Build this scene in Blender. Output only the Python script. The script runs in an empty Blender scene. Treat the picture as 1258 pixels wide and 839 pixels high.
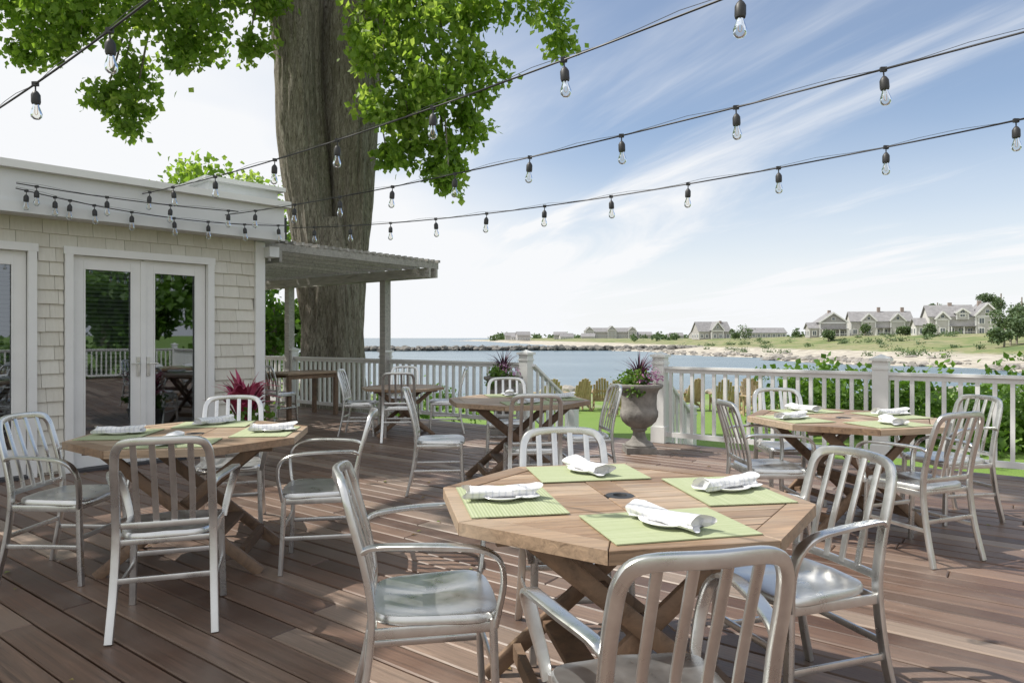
import bpy, math, random
import numpy as np
from mathutils import Vector, Matrix, noise
R=random.Random(7); NR=np.random.RandomState(11)
scene=bpy.context.scene
V=Vector
# ------------------------------------------------------------------ materials
class NT:
    def __init__(s,name):
        s.m=bpy.data.materials.new(name); s.m.use_nodes=True; s.t=s.m.node_tree; s.n=s.t.nodes
        s.b=s.n['Principled BSDF']; s.out=s.n['Material Output']
    def add(s,typ,**kw):
        n=s.n.new(typ)
        for k,v in kw.items(): setattr(n,k,v)
        return n
    def link(s,a,b): s.t.links.new(a,b)
    def coords(s,scale=(1,1,1),rot=0):
        tc=s.add('ShaderNodeTexCoord'); mp=s.add('ShaderNodeMapping'); mp.inputs['Scale'].default_value=scale
        mp.inputs['Rotation'].default_value=(0,0,rot); s.link(tc.outputs['Object'],mp.inputs['Vector']); return mp.outputs[0]
    def noise(s,vec,scale,detail=4,rough=.6,dist=0):
        n=s.add('ShaderNodeTexNoise'); n.inputs['Scale'].default_value=scale; n.inputs['Detail'].default_value=detail
        n.inputs['Roughness'].default_value=rough; n.inputs['Distortion'].default_value=dist
        s.link(vec,n.inputs['Vector']); return n.outputs['Fac']
    def ramp(s,fac,stops):
        r=s.add('ShaderNodeValToRGB'); e=r.color_ramp.elements
        while len(e)<len(stops): e.new(.5)
        for i,(p,c) in enumerate(stops):
            e[i].position=p; e[i].color=(*c,1) if len(c)==3 else c
        s.link(fac,r.inputs[0]); return r.outputs[0]
    def mix(s,fac,a,b,mode='MIX'):
        m=s.add('ShaderNodeMix',data_type='RGBA',blend_type=mode)
        for inp,v in ((m.inputs[0],fac),(m.inputs[6],a),(m.inputs[7],b)):
            if isinstance(v,(int,float)): inp.default_value=v
            elif isinstance(v,tuple): inp.default_value=(*v,1)
            else: s.link(v,inp)
        return m.outputs[2]
    def math(s,op,a,b=0.):
        m=s.add('ShaderNodeMath',operation=op)
        for i,v in enumerate((a,b)):
            if isinstance(v,(int,float)): m.inputs[i].default_value=v
            else: s.link(v,m.inputs[i])
        return m.outputs[0]
    def rnd(s):
        a=s.add('ShaderNodeAttribute'); a.attribute_name='rnd'; return a.outputs['Fac']
    def bump(s,h,strength=.3,dist=.01):
        b=s.add('ShaderNodeBump'); b.inputs['Strength'].default_value=strength; b.inputs['Distance'].default_value=dist
        s.link(h,b.inputs['Height']); s.link(b.outputs[0],s.b.inputs['Normal'])
    def fin(s,col=None,rough=.6,metal=0.):
        if col is not None:
            if isinstance(col,tuple): s.b.inputs['Base Color'].default_value=(*col,1)
            else: s.link(col,s.b.inputs['Base Color'])
        if isinstance(rough,(int,float)): s.b.inputs['Roughness'].default_value=rough
        else: s.link(rough,s.b.inputs['Roughness'])
        s.b.inputs['Metallic'].default_value=metal
        return s.m
def simple(name,c,rough=.6,metal=0,var=.15,scale=6,bump=.1,bd=.003):
    t=NT(name); f=t.noise(t.coords(),scale,4)
    lo=tuple(x*(1-var) for x in c); hi=tuple(min(1,x*(1+var)) for x in c)
    if bump>0: t.bump(t.noise(t.coords(),scale*6,3),bump,bd)
    return t.fin(t.ramp(f,[(.3,lo),(.7,hi)]),rough,metal)
def wood(name,stops,grain=(2,40,40),rough=.6,stain=None,bump=.25,stainamt=.4):
    t=NT(name)
    tc=t.add('ShaderNodeTexCoord'); cmb=t.add('ShaderNodeCombineXYZ'); rr=t.rnd()
    t.link(t.math('MULTIPLY',rr,37.),cmb.inputs[0]); t.link(t.math('MULTIPLY',rr,11.),cmb.inputs[2])
    ad=t.add('ShaderNodeVectorMath',operation='ADD'); t.link(tc.outputs['Object'],ad.inputs[0]); t.link(cmb.outputs[0],ad.inputs[1])
    mp=t.add('ShaderNodeMapping'); mp.inputs['Scale'].default_value=grain; t.link(ad.outputs[0],mp.inputs[0])
    g=t.noise(mp.outputs[0],1.0,6,.72,.7)
    base=t.ramp(rr,stops)
    gr=t.ramp(g,[(.28,(.36,.34,.32)),(.44,(.84,.83,.82)),(.58,(1.08,1.06,1.04)),(.75,(1.55,1.5,1.45))])
    col=t.mix(1.,base,gr,'MULTIPLY')
    blot=t.noise(t.coords(),1.6,4,.6,.3)
    col=t.mix(t.math('MULTIPLY',t.ramp(blot,[(.42,(0,0,0)),(.68,(1,1,1))]),stainamt),col,stain or stops[-1][1])
    t.bump(g,bump,.004)
    rg=t.math('ADD',t.math('MULTIPLY',g,.35),rough-.17)
    return t.fin(col,rg)
M={}
M['deck']=wood('deck_boards',[(0,(.08,.044,.030)),(.3,(.135,.078,.054)),(.55,(.16,.10,.072)),(.8,(.215,.14,.102)),(1,(.28,.215,.17))],(1.3,42,42),.44,(.24,.19,.155),.4,.42)
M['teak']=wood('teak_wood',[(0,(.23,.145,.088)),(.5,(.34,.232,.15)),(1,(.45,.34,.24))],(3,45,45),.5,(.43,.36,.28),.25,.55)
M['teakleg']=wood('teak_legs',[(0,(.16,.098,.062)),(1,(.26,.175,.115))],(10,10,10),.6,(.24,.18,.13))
M['greywood']=wood('weathered_wood',[(0,(.34,.33,.31)),(1,(.50,.485,.46))],(3,30,30),.75,(.44,.42,.40))
M['white']=simple('white_paint',(.78,.78,.765),.45,0,.04,3,0)
M['fascia']=simple('fascia_paint',(.68,.69,.70),.5,0,.05,2,0)
def alum():
    t=NT('brushed_aluminium'); c=t.coords((6,6,60)); g=t.noise(c,3,4,.6)
    w=t.noise(t.coords(),7,5,.65,.5)
    t.bump(g,.07,.001)
    return t.fin(t.ramp(w,[(.3,(.60,.60,.59)),(.7,(.80,.80,.785))]),t.math('ADD',t.math('MULTIPLY',w,.42),.10),.93)
M['alum']=alum()
def shingle():
    t=NT('cedar_shingles'); g=t.noise(t.coords((30,30,2)),1.5,5,.6)
    base=t.ramp(t.rnd(),[(0,(.60,.575,.50)),(.5,(.66,.635,.56)),(1,(.72,.70,.63))])
    col=t.mix(.3,base,t.ramp(g,[(.3,(.52,.495,.43)),(.7,(.72,.70,.64))]))
    t.bump(g,.3,.004); return t.fin(col,.8)
M['shingle']=shingle()
def glassmat(name,tint,fac):
    t=NT(name); t.n.remove(t.b)
    tr=t.add('ShaderNodeBsdfTransparent'); tr.inputs[0].default_value=(*tint,1)
    gl=t.add('ShaderNodeBsdfGlossy'); gl.inputs['Roughness'].default_value=.015; gl.inputs[0].default_value=(.85,.92,1,1)
    lw=t.add('ShaderNodeLayerWeight'); lw.inputs[0].default_value=fac
    mx=t.add('ShaderNodeMixShader'); t.link(lw.outputs['Fresnel'],mx.inputs[0]); t.link(tr.outputs[0],mx.inputs[1]); t.link(gl.outputs[0],mx.inputs[2])
    t.link(mx.outputs[0],t.out.inputs[0]); return t.m
M['glass']=glassmat('window_glass',(.6,.65,.65),.62)
M['bulb']=glassmat('bulb_glass',(.95,.95,.92),.35)
M['filament']=simple('filament',(.7,.4,.15),.4)
M['rubber']=simple('black_rubber',(.03,.03,.032),.5)
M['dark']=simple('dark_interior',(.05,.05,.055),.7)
M['blind']=simple('blind_slats',(.36,.37,.37),.5)
def leafmat(name,c1,c2,c3,trans=.45,tt=(1.5,1.6,.7)):
    t=NT(name)
    col=t.ramp(t.rnd(),[(0,c1),(.5,c2),(1,c3)])
    t.link(col,t.b.inputs['Base Color']); t.b.inputs['Roughness'].default_value=.5
    tl=t.add('ShaderNodeBsdfTranslucent')
    t.link(t.mix(1.,col,tt,'MULTIPLY'),tl.inputs[0])
    mx=t.add('ShaderNodeMixShader'); mx.inputs[0].default_value=trans
    t.link(t.b.outputs[0],mx.inputs[1]); t.link(tl.outputs[0],mx.inputs[2]); t.link(mx.outputs[0],t.out.inputs[0]); return t.m
M['leaf']=leafmat('maple_leaves',(.10,.18,.03),(.19,.30,.05),(.36,.45,.13),.55,(1.7,1.7,.95))
M['bushleaf']=leafmat('shrub_leaves',(.06,.12,.02),(.12,.22,.04),(.20,.32,.07),.4)
M['farleaf']=leafmat('distant_leaves',(.07,.11,.055),(.10,.155,.07),(.15,.21,.095),.2)
M['redleaf']=leafmat('red_leaves',(.25,.02,.06),(.5,.06,.16),(.6,.22,.3),.35,(1.3,1,1.1))
M['purpleleaf']=leafmat('purple_leaves',(.06,.02,.04),(.13,.045,.09),(.2,.1,.15),.25,(1.3,1,1.1))
M['pink']=leafmat('pink_flowers',(.4,.15,.3),(.5,.25,.42),(.65,.5,.6),.2,(1,1,1))
def bark():
    t=NT('tree_bark'); g=t.noise(t.coords((17,17,2.6)),2.0,6,.74,1.1); h=t.noise(t.coords((1,1,.5)),1.3,4)
    col=t.ramp(g,[(.36,(.07,.055,.042)),(.46,(.22,.19,.155)),(.56,(.35,.315,.265)),(.68,(.50,.46,.40))])
    col=t.mix(t.ramp(h,[(.42,(0,0,0)),(.72,(.5,.5,.5))]),col,(.17,.145,.11))
    t.bump(g,1.,.05); return t.fin(col,.9)
M['bark']=bark()
# ------------------------------------------------------------------ mesh builder
class MB:
    def __init__(s): s.v=[];s.f=[];s.m=[];s.r=[];s.n=0
    def add(s,vs,fs,mat=0,rnd=None,X=None):
        if rnd is None: rnd=R.random()
        if X is not None: vs=[X@V(v) for v in vs]
        s.v.extend([tuple(v) for v in vs]); s.f.extend([tuple(i+s.n for i in f) for f in fs])
        s.m.extend([mat]*len(fs)); s.r.extend([rnd]*len(vs)); s.n+=len(vs)
    def box(s,c,sz,mat=0,rz=0,X=None,rnd=None):
        hx,hy,hz=[a/2 for a in sz]; Mx=Matrix.Translation(c)@Matrix.Rotation(rz,4,'Z')
        if X is not None: Mx=X@Mx
        vs=[(x,y,z) for z in(-hz,hz) for x,y in((-hx,-hy),(hx,-hy),(hx,hy),(-hx,hy))]
        s.add(vs,[(3,2,1,0),(4,5,6,7),(0,1,5,4),(1,2,6,5),(2,3,7,6),(3,0,4,7)],mat,rnd,Mx)
    def prism(s,poly,z0,z1,mat=0,rnd=None,X=None,ch=0):
        n=len(poly)
        if ch:
            x0=min(p[0] for p in poly);x1=max(p[0] for p in poly);y0=min(p[1] for p in poly);y1=max(p[1] for p in poly)
            fx=1-2*ch/max(x1-x0,.01); fy=1-2*ch/max(y1-y0,.01)
            mx_,my_=(x0+x1)/2,(y0+y1)/2
            ins=[(mx_+(p[0]-mx_)*max(fx,.3),my_+(p[1]-my_)*max(fy,.3)) for p in poly]
            vs=[(*p,z0) for p in poly]+[(*p,z1-ch) for p in poly]+[(*p,z1) for p in ins]
            fs=[tuple(range(n))[::-1]]+[(i,(i+1)%n,n+(i+1)%n,n+i) for i in range(n)]+[(n+i,n+(i+1)%n,2*n+(i+1)%n,2*n+i) for i in range(n)]+[tuple(range(2*n,3*n))]
        else:
            vs=[(*p,z0) for p in poly]+[(*p,z1) for p in poly]
            fs=[tuple(range(n))[::-1],tuple(range(n,2*n))]+[(i,(i+1)%n,n+(i+1)%n,n+i) for i in range(n)]
        s.add(vs,fs,mat,rnd,X)
    def sweep(s,pts,w,t,hint=(0,0,1),mat=0,sub=4,seg=10,p=.55,X=None,rnd=None,smooth=True):
        pts=[V(q) for q in pts]; ws=w if isinstance(w,(list,tuple)) else [w]*len(pts); ts=t if isinstance(t,(list,tuple)) else [t]*len(pts)
        if smooth and len(pts)>2:
            P=[pts[0]*2-pts[1]]+pts+[pts[-1]*2-pts[-2]]; o=[];ow=[];ot=[]
            for i in range(1,len(P)-2):
                for k in range(sub):
                    u=k/sub; a,b,c,d=P[i-1],P[i],P[i+1],P[i+2]
                    o.append(.5*((2*b)+(c-a)*u+(2*a-5*b+4*c-d)*u*u+(3*b-a-3*c+d)*u**3))
                    ow.append(ws[i-1]*(1-u)+ws[i]*u); ot.append(ts[i-1]*(1-u)+ts[i]*u)
            o.append(pts[-1]);ow.append(ws[-1]);ot.append(ts[-1]); pts,ws,ts=o,ow,ot
        h=V(hint); vs=[];n=len(pts)
        for i,q in enumerate(pts):
            T=(pts[min(i+1,n-1)]-pts[max(i-1,0)]).normalized(); N=(h-h.dot(T)*T)
            if N.length<1e-3: N=T.orthogonal()
            N.normalize(); B=T.cross(N)
            for k in range(seg):
                a=2*math.pi*(k+.5)/seg; c,sn=math.cos(a),math.sin(a)
                c=math.copysign(abs(c)**p,c); sn=math.copysign(abs(sn)**p,sn)
                vs.append(q+B*(ws[i]/2*c)+N*(ts[i]/2*sn))
        fs=[(i*seg+k,i*seg+(k+1)%seg,(i+1)*seg+(k+1)%seg,(i+1)*seg+k) for i in range(n-1) for k in range(seg)]
        fs+=[tuple(range(seg))[::-1],tuple(range((n-1)*seg,n*seg))]
        s.add(vs,fs,mat,rnd,X)
    def lathe(s,prof,seg=24,mat=0,X=None,rnd=None,wob=None):
        vs=[];n=len(prof)
        for i,(r,z) in enumerate(prof):
            for k in range(seg):
                a=2*math.pi*k/seg; rr=r*(wob(a,z) if wob else 1)
                vs.append((rr*math.cos(a),rr*math.sin(a),z))
        fs=[(i*seg+k,i*seg+(k+1)%seg,(i+1)*seg+(k+1)%seg,(i+1)*seg+k) for i in range(n-1) for k in range(seg)]
        fs+=[tuple(range(seg))[::-1],tuple(range((n-1)*seg,n*seg))]
        s.add(vs,fs,mat,rnd,X)
    def leaves(s,c,r,n,size,mat=0,flat=.75,droop=.5,sp=1.):
        k=max(3,int(n/24)); sc=NR.normal(size=(k,3)); sc/= (np.linalg.norm(sc,axis=1)[:,None]+1e-6)
        sc*= (NR.rand(k,1)**.45)*r; sc[:,2]*=flat
        idx=NR.randint(0,k,n); p=sc[idx]+NR.normal(size=(n,3))*np.array([.14,.14,.12])*max(r,.3)**.5*1.1*sp
        p+=np.array(c)
        d=NR.normal(size=(n,3)); d[:,2]-=droop*1.6; d/=np.linalg.norm(d,axis=1)[:,None]
        q=NR.normal(size=(n,3)); b=np.cross(d,q); b/=np.linalg.norm(b,axis=1)[:,None]+1e-9
        nn=np.cross(d,b); L=(size*(.6+.8*NR.rand(n)))[:,None]
        v0=p; v1=p+d*L*.5+b*L*.42+nn*L*.10; v2=p+d*L; v3=p+d*L*.5-b*L*.42+nn*L*.10
        vs=np.stack([v0,v1,v2,v3],1).reshape(-1,3)
        base=s.n; f=(np.arange(n)*4)[:,None]
        fs=np.concatenate([f+[0,1,2],f+[0,2,3]],1).reshape(-1,3)+base
        rc=NR.rand(k)[idx]*.55+NR.rand(n)*.45
        s.v.extend(map(tuple,vs.tolist())); s.f.extend(map(tuple,fs.tolist())); s.m.extend([mat]*(2*n)); s.r.extend(np.repeat(rc,4).tolist()); s.n+=4*n
    def mesh(s,name,mats,smooth=None):
        me=bpy.data.meshes.new(name); me.from_pydata(s.v,[],s.f)
        for m in mats: me.materials.append(M[m] if isinstance(m,str) else m)
        me.polygons.foreach_set('material_index',s.m)
        a=me.attributes.new('rnd','FLOAT','POINT'); a.data.foreach_set('value',s.r)
        if smooth:
            me.polygons.foreach_set('use_smooth',[True]*len(s.f)); me.update()
            me.set_sharp_from_angle(angle=math.radians(smooth))
        me.update(); return me
    def obj(s,name,mats,smooth=None,parent=None,loc=(0,0,0),rz=0):
        o=bpy.data.objects.new(name,s.mesh(name,mats,smooth)); scene.collection.objects.link(o)
        o.location=loc; o.rotation_euler=(0,0,rz)
        if parent: o.parent=parent
        return o
def inst(name,me,loc,rz,sc=1):
    o=bpy.data.objects.new(name,me); scene.collection.objects.link(o); o.location=loc; o.rotation_euler=(0,0,rz); o.scale=(sc,sc,sc); return o
def empty(name,loc=(0,0,0),rz=0):
    o=bpy.data.objects.new(name,None); scene.collection.objects.link(o); o.location=loc; o.rotation_euler=(0,0,rz); o.empty_display_size=.2; return o
rad=math.radians
# ------------------------------------------------------------------ deck frame: x along railing, y inward
A=(4.88,6.6,0); DR=math.atan2(.6,-.8)
mb=MB(); y=0.02; W=.133
while y<15:
    x=-11-R.random()*3
    while x<17:
        L=R.choice([2.4,3.0,3.6,4.2,4.8]); x1=x+L
        zt=R.uniform(-.004,.0)
        mb.prism([(x+.0025,y),(x1-.0025,y),(x1-.0025,y+W),(x+.0025,y+W)],-.03,zt,0,ch=.006)
        x=x1
    y+=W+.009
mb.obj('wooden_deck',['deck'],loc=A,rz=DR)
mb=MB()
mb.box((3,-.0,-.17),(28,.03,.27),0); mb.box((3,7,-.12),(28,14,.05),1)  # second box: dark sheet under the boards, standing in for shade in the gaps
mb.obj('deck_fascia_and_gap_shade',['greywood','dark'],loc=A,rz=DR)
mb=MB()
for i in range(130):
    x,y=R.uniform(-6,4.5),R.uniform(1.6,9); z=.004; a=R.uniform(0,6.28); s_=R.uniform(.012,.03)
    if (x+4.53)*.726-(y-6.6)*.688<.1: continue
    c,s2=math.cos(a)*s_,math.sin(a)*s_
    if (x-4.88)*.6+(y-6.6)*.8>-.1: continue
    mb.add([(x-c,y-s2,z),(x+s2*.6,y-c*.6,z+.006),(x+c,y+s2,z+.002),(x-s2*.6,y+c*.6,z+.007)],[(0,1,2),(0,2,3)])
M['dryleaf']=leafmat('dry_leaves',(.15,.09,.03),(.25,.17,.06),(.2,.25,.06),.2)
mb.obj('fallen_leaves',['dryleaf'])
def newel(mb,x,y,h=1.08,s=.15,z0=0,mt=0):
    mb.box((x,y,z0+h/2),(s,s,h),mt); mb.box((x,y,z0+.1),(s+.035,s+.035,.2),mt); mb.box((x,y,z0+h+.012),(s+.05,s+.05,.03),mt)
    mb.box((x,y,z0+h-.08),(s+.02,s+.02,.025),mt)
    t=s/2+.01; mb.add([(x-t,y-t,z0+h+.027),(x+t,y-t,z0+h+.027),(x+t,y+t,z0+h+.027),(x-t,y+t,z0+h+.027),(x,y,z0+h+.07)],[(0,1,4),(1,2,4),(2,3,4),(3,0,4)],mt)
def run(mb,x0,x1,y=.06,dirx=True):
    L=x1-x0; c=(x0+x1)/2
    def bx(cx,cy,cz,sx,sy,sz):
        if dirx: mb.box((cx,cy,cz),(sx,sy,sz))
        else: mb.box((y,cx,cz),(sy,sx,sz))
    bx(c,y,.945,L,.10,.03); bx(c,y,.905,L,.045,.05); bx(c,y,.105,L,.045,.06)
    n=int(L/.135); 
    for i in range(n):
        q=x0+(i+.5)*L/n; bx(q,y,.508,.038,.036,.75)
mb=MB()
nw=[-10,-7,-4.3,-1.6,1.2,3.70]
for q in nw: newel(mb,q,.06)
for a,b in zip(nw[:-1],nw[1:]): run(mb,a+.075,b-.075)
mb.obj('deck_railing',['white'],loc=A,rz=DR)
mb=MB()
nw=[5.8,8.75,11.35,14,16.6]
for q in nw: newel(mb,q,.06)
for a,b in zip(nw[:-1],nw[1:]): run(mb,a+.075,b-.075)
mb.obj('deck_railing',['white'],loc=A,rz=DR)
mb=MB()
for i,q in enumerate([.06,2.8,5.6,8.4,11.2]):
    if i: newel(mb,-10,q)
for a,b in ((.14,2.72),(2.88,5.52),(5.68,8.32),(8.48,11.12)): run(mb,a,b,-10,False)
mb.obj('deck_railing',['white'],loc=A,rz=DR)
mb=MB()
for i in range(3): mb.box((4.75,-.17-.28*i,-.17*(i+1)-.02),(1.9,.30,.04),0); mb.box((4.75,-.03-.28*i,-.17*(i+.5)-.02),(1.9,.02,.13),0)
for x in (3.78,5.72):
    for k in range(7):
        yy=-.12-.13*k; mb.box((x,yy,.5-.085*k),(.035,.035,.72),1)
    for zz,w in ((.9,.09),(.16,.045)):
        mb.sweep([(x,0,zz+.02),(x,-1.05,zz-.62)],.04,w,(1,0,0),1,smooth=False,p=.3)
    newel(mb,x,-1.1,.95,.13,-.62,1)
mb.obj('deck_stairs',['greywood','white'],loc=A,rz=DR)
# ------------------------------------------------------------------ building
BO=(-4.53,6.6,0); BR=math.atan2(.726,.688)
bld=empty('restaurant_building',BO,BR)
mb=MB()
doors=[(-1.62,-.06),(.26,1.62)]; DH=2.14; XL=-6; XR=2.24; WT=2.45
def core(x0,x1,z0,z1): mb.box(((x0+x1)/2,.08,(z0+z1)/2),(x1-x0,.14,z1-z0),0)
core(XL,-1.62,0,WT);core(-.06,.26,0,WT);core(1.62,XR,0,WT);core(-1.62,-.06,DH,WT);core(.26,1.62,DH,WT)
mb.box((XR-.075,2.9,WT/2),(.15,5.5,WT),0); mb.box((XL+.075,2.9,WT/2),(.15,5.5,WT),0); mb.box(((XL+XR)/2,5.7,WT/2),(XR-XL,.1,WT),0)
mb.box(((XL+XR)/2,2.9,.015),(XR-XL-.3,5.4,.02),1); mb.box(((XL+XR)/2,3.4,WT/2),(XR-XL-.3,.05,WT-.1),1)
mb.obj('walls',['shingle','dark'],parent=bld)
mb=MB(); rh=.135; z=.03
while z<WT:
    x=XL+R.random()*.1
    while x<XR-.09:
        w=R.uniform(.13,.27); x1=min(x+w,XR-.09); segs=[(x,x1)]
        if z<DH+.03:
            for a,b in doors:
                ns=[]
                for p,q in segs:
                    if q<=a-.05 or p>=b+.05: ns.append((p,q)); continue
                    if p<a-.05: ns.append((p,a-.05))
                    if q>b+.05: ns.append((b+.05,q))
                segs=ns
        for p,q in segs:
            if q-p<.02: continue
            zb=z+R.uniform(-.003,.003); zt=min(z+rh+.02,WT+.02); f=-.032+R.uniform(-.003,.003)
            mb.add([(p+.0015,f,zb),(q-.0015,f,zb),(q-.0015,.0,zb),(p+.0015,.0,zb),(p+.0015,-.008,zt),(q-.0015,-.008,zt),(q-.0015,.0,zt),(p+.0015,.0,zt)],
                   [(3,2,1,0),(4,5,6,7),(0,1,5,4),(1,2,6,5),(3,0,4,7)],0)
        x=x1
    z+=rh
mb.obj('shingle_siding',['shingle'],parent=bld)
mb=MB()
mb.box((XR-.035,-.03,WT/2),(.11,.05,WT),0); mb.box((XR+.02,.04,WT/2),(.045,.13,WT-.002),0)
for a,b in doors:
    for x in (a-.01,b+.01): mb.box((x,-.022,DH/2),(.07,.07,DH),0)
    mb.box(((a+b)/2,-.022,DH+.035),(b-a+.11,.075,.075),0); mb.box(((a+b)/2,-.02,.012),(b-a-.07,.16,.03),3)
    mid=(a+b)/2
    for p,q in ((a+.03,mid-.004),(mid+.004,b-.03)):
        st=.10
        for x in (p+st/2,q-st/2): mb.box((x,.035,DH/2+.012),(st,.045,DH-.03),0)
        mb.box(((p+q)/2,.035,DH-.07),(q-p-2*st,.045,.13),0); mb.box(((p+q)/2,.035,.15),(q-p-2*st,.045,.24),0)
        gx0,gx1=p+st,q-st
        for x in (gx0+.008,gx1-.008): mb.box((x,.018,1.19),(.014,.02,1.8),0)
        mb.add([(gx0,.04,.27),(gx1,.04,.27),(gx1,.04,DH-.135),(gx0,.04,DH-.135)],[(0,1,2,3)],1)
    mb.box((mid,.008,DH/2),(.05,.02,DH-.03),0)
    for sx in (-.05,.05):
        mb.box((mid+sx,.005,1.02),(.035,.012,.2),4); mb.sweep([(mid+sx,-.01,1.05),(mid+sx,-.05,1.05),(mid+sx*2.6,-.055,1.05)],.016,.016,(0,0,1),4)
for gx0,gx1,zb in ((.39,.83,.95),(-1.5,-.95,.4),(-.74,-.19,.4)):
    z=zb
    while z<2.02: mb.box(((gx0+gx1)/2,.11,z),(gx1-gx0+.06,.02,.030),2); z+=.042
mb.obj('french_doors',['white','glass','blind','dark','alum'],parent=bld)
mb=MB()
mb.box(((XL+XR)/2+.03,2.6,2.66),(XR-XL+.22,5.8,.40),0)
mb.box(((XL+XR)/2+.03,2.6,2.875),(XR-XL+.32,5.95,.07),1)
mb.box(((XL+XR)/2+.03,-.318,2.50),(XR-XL+.2,.03,.10),0)
mb.box((2.17,.75,3.03),(.86,.95,.24),0); mb.box((2.17,.75,3.17),(1.0,1.1,.05),1)
mb.box((2.52,.28,2.66),(.14,.5,.26),2)
mb.box((2.31,-.12,2.33),(.12,.16,.12),0)
mb.obj('roof_and_fascia',['fascia','white','dark'],parent=bld)
# ------------------------------------------------------------------ pergola
mb=MB()
x0,x1,y0,y1=7.6,13.5,-.05,3.35; zb=2.33
for x in (8.72,11.4): mb.box((x,.1,zb/2),(.13,.13,zb),0)
for yy in (.1,y1-.35):
    for dy in(-.08,.08): mb.box(((x0+x1)/2,yy+dy,zb+.03),(x1-x0,.04,.15),0)
x=x0+.05
while x<x1: mb.box((x,(y0+y1)/2,zb+.15),(.04,y1-y0,.10),0); x+=.42
y=y0
while y<y1: mb.box(((x0+x1)/2,y,zb+.225),(x1-x0-.02,.045,.04),0); y+=.125
mb.obj('pergola',['greywood'],loc=A,rz=DR)
# ------------------------------------------------------------------ chairs
def chair_mesh(arms):
    mb=MB()
    half=[(-.212,-.275,0),(-.203,-.225,.22),(-.198,-.20,.44),(-.196,-.22,.60),(-.193,-.262,.76),(-.180,-.283,.835),(-.135,-.300,.868)]
    path=half+[(0,-.322,.874)]+[(-x,y,z) for x,y,z in half[::-1]]
    mb.sweep(path,.036,.024,(0,1,0),sub=5,seg=12,p=.45,rnd=.5)
    for i in range(4):
        x=-.114+i*.076; bow=-.022*(1-(x/.18)**2)
        mb.sweep([(x*.97,-.198,.485),(x,-.215+bow*.4,.60),(x,-.255+bow*.8,.75),(x,-.288+bow,.862)],.026,.010,(0,1,0),sub=4,seg=8,p=.4,rnd=.5)
    mb.sweep([(-.195,-.197,.485),(0,-.205,.485),(.195,-.197,.485)],.014,.03,(0,0,1),p=.4,rnd=.5)
    vs=[];seg=40; rings=[(0,0),(.3,0),(.55,0),(.78,0),(.92,0),(.975,-.001),(1,-.010),(1.0,-.026),(.97,-.032),(.5,-.032)]
    def zs(x,y): return .452-.016*math.exp(-((abs(x)-.085)**2/.006))*math.exp(-((y+.03)**2/.02))+.006*math.exp(-(x*x)/.002)*(y>0)*min(1,max(0,y/.1))-.012*max(0,(y-.12)/.1)**2
    for r,dz in rings:
        for k in range(seg):
            a=2*math.pi*k/seg; c,s_=math.cos(a),math.sin(a)
            c=math.copysign(abs(c)**.42,c); s_=math.copysign(abs(s_)**.42,s_)
            yy=.005+.205*s_*r; xx=(.207+.02*s_)*c*r; vs.append((xx,yy,(zs(xx,yy) if dz>-.02 else .450)+dz))
    n=len(rings); fs=[(i*seg+k,i*seg+(k+1)%seg,(i+1)*seg+(k+1)%seg,(i+1)*seg+k) for i in range(n-1) for k in range(seg)]
    mb.add(vs,fs+[tuple(range((n-1)*seg,n*seg))],0,.5)
    for sx in (-1,1):
        mb.sweep([(sx*.198,.178,.43),(sx*.202,.185,.22),(sx*.208,.197,0)],.032,.026,(0,1,0),p=.45,rnd=.5)
        mb.sweep([(sx*.203,-.225,.20),(sx*.203,.185,.20)],.012,.024,(0,0,1),p=.4,rnd=.5,smooth=False)
        mb.sweep([(sx*.2,-.2,.405),(sx*.2,.178,.405)],.014,.035,(0,0,1),p=.4,rnd=.5,smooth=False)
        if arms:
            mb.sweep([(sx*.196,-.235,.655),(sx*.212,-.19,.675),(sx*.245,-.07,.682),(sx*.268,.06,.68),(sx*.272,.14,.668),(sx*.264,.19,.63),(sx*.245,.205,.56),(sx*.222,.195,.47),(sx*.212,.185,.41)],.017,[.03,.036,.042,.044,.044,.042,.038,.034,.03],(1,0,0),sub=5,seg=12,p=.45,rnd=.5)
    for yy,z in ((.187,.25),(-.222,.25),(-.19,.41),(.175,.41)): mb.sweep([(-.2,yy,z),(.2,yy,z)],.012,.026,(0,0,1),p=.4,rnd=.5,smooth=False)
    return mb.mesh('metal_armchair' if arms else 'metal_side_chair',['alum'],38)
CA=chair_mesh(True); CS=chair_mesh(False)
def chair(x,y,h,arms=True,z=0): inst('metal_armchair' if arms else 'metal_side_chair',CA if arms else CS,(x,y,z+.002),rad(h-90))
for c in [(-.27,2.36,10),(.34,1.70,102),(1.03,2.55,199),(.27,3.0,276),
          (-1.62,3.3,108),(-2.48,3.9,-3),(-1.13,4.08,190),(-1.98,4.86,288),
          (1.76,4.76,2),(2.50,4.28,112),(3.2,5.1,190)]: chair(*c)
for c in [(-.62,6.0,4),(.16,5.62,96),(.66,6.3,188),(-.05,7.2,272),(2.25,5.62,268),(-2.05,9.45,0),(-1.45,8.95,95),(-.95,9.7,185),(-3.75,11.1,60),(-1.6,10.2,275),(-4.1,10.2,20)]: chair(*c,False)
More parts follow.
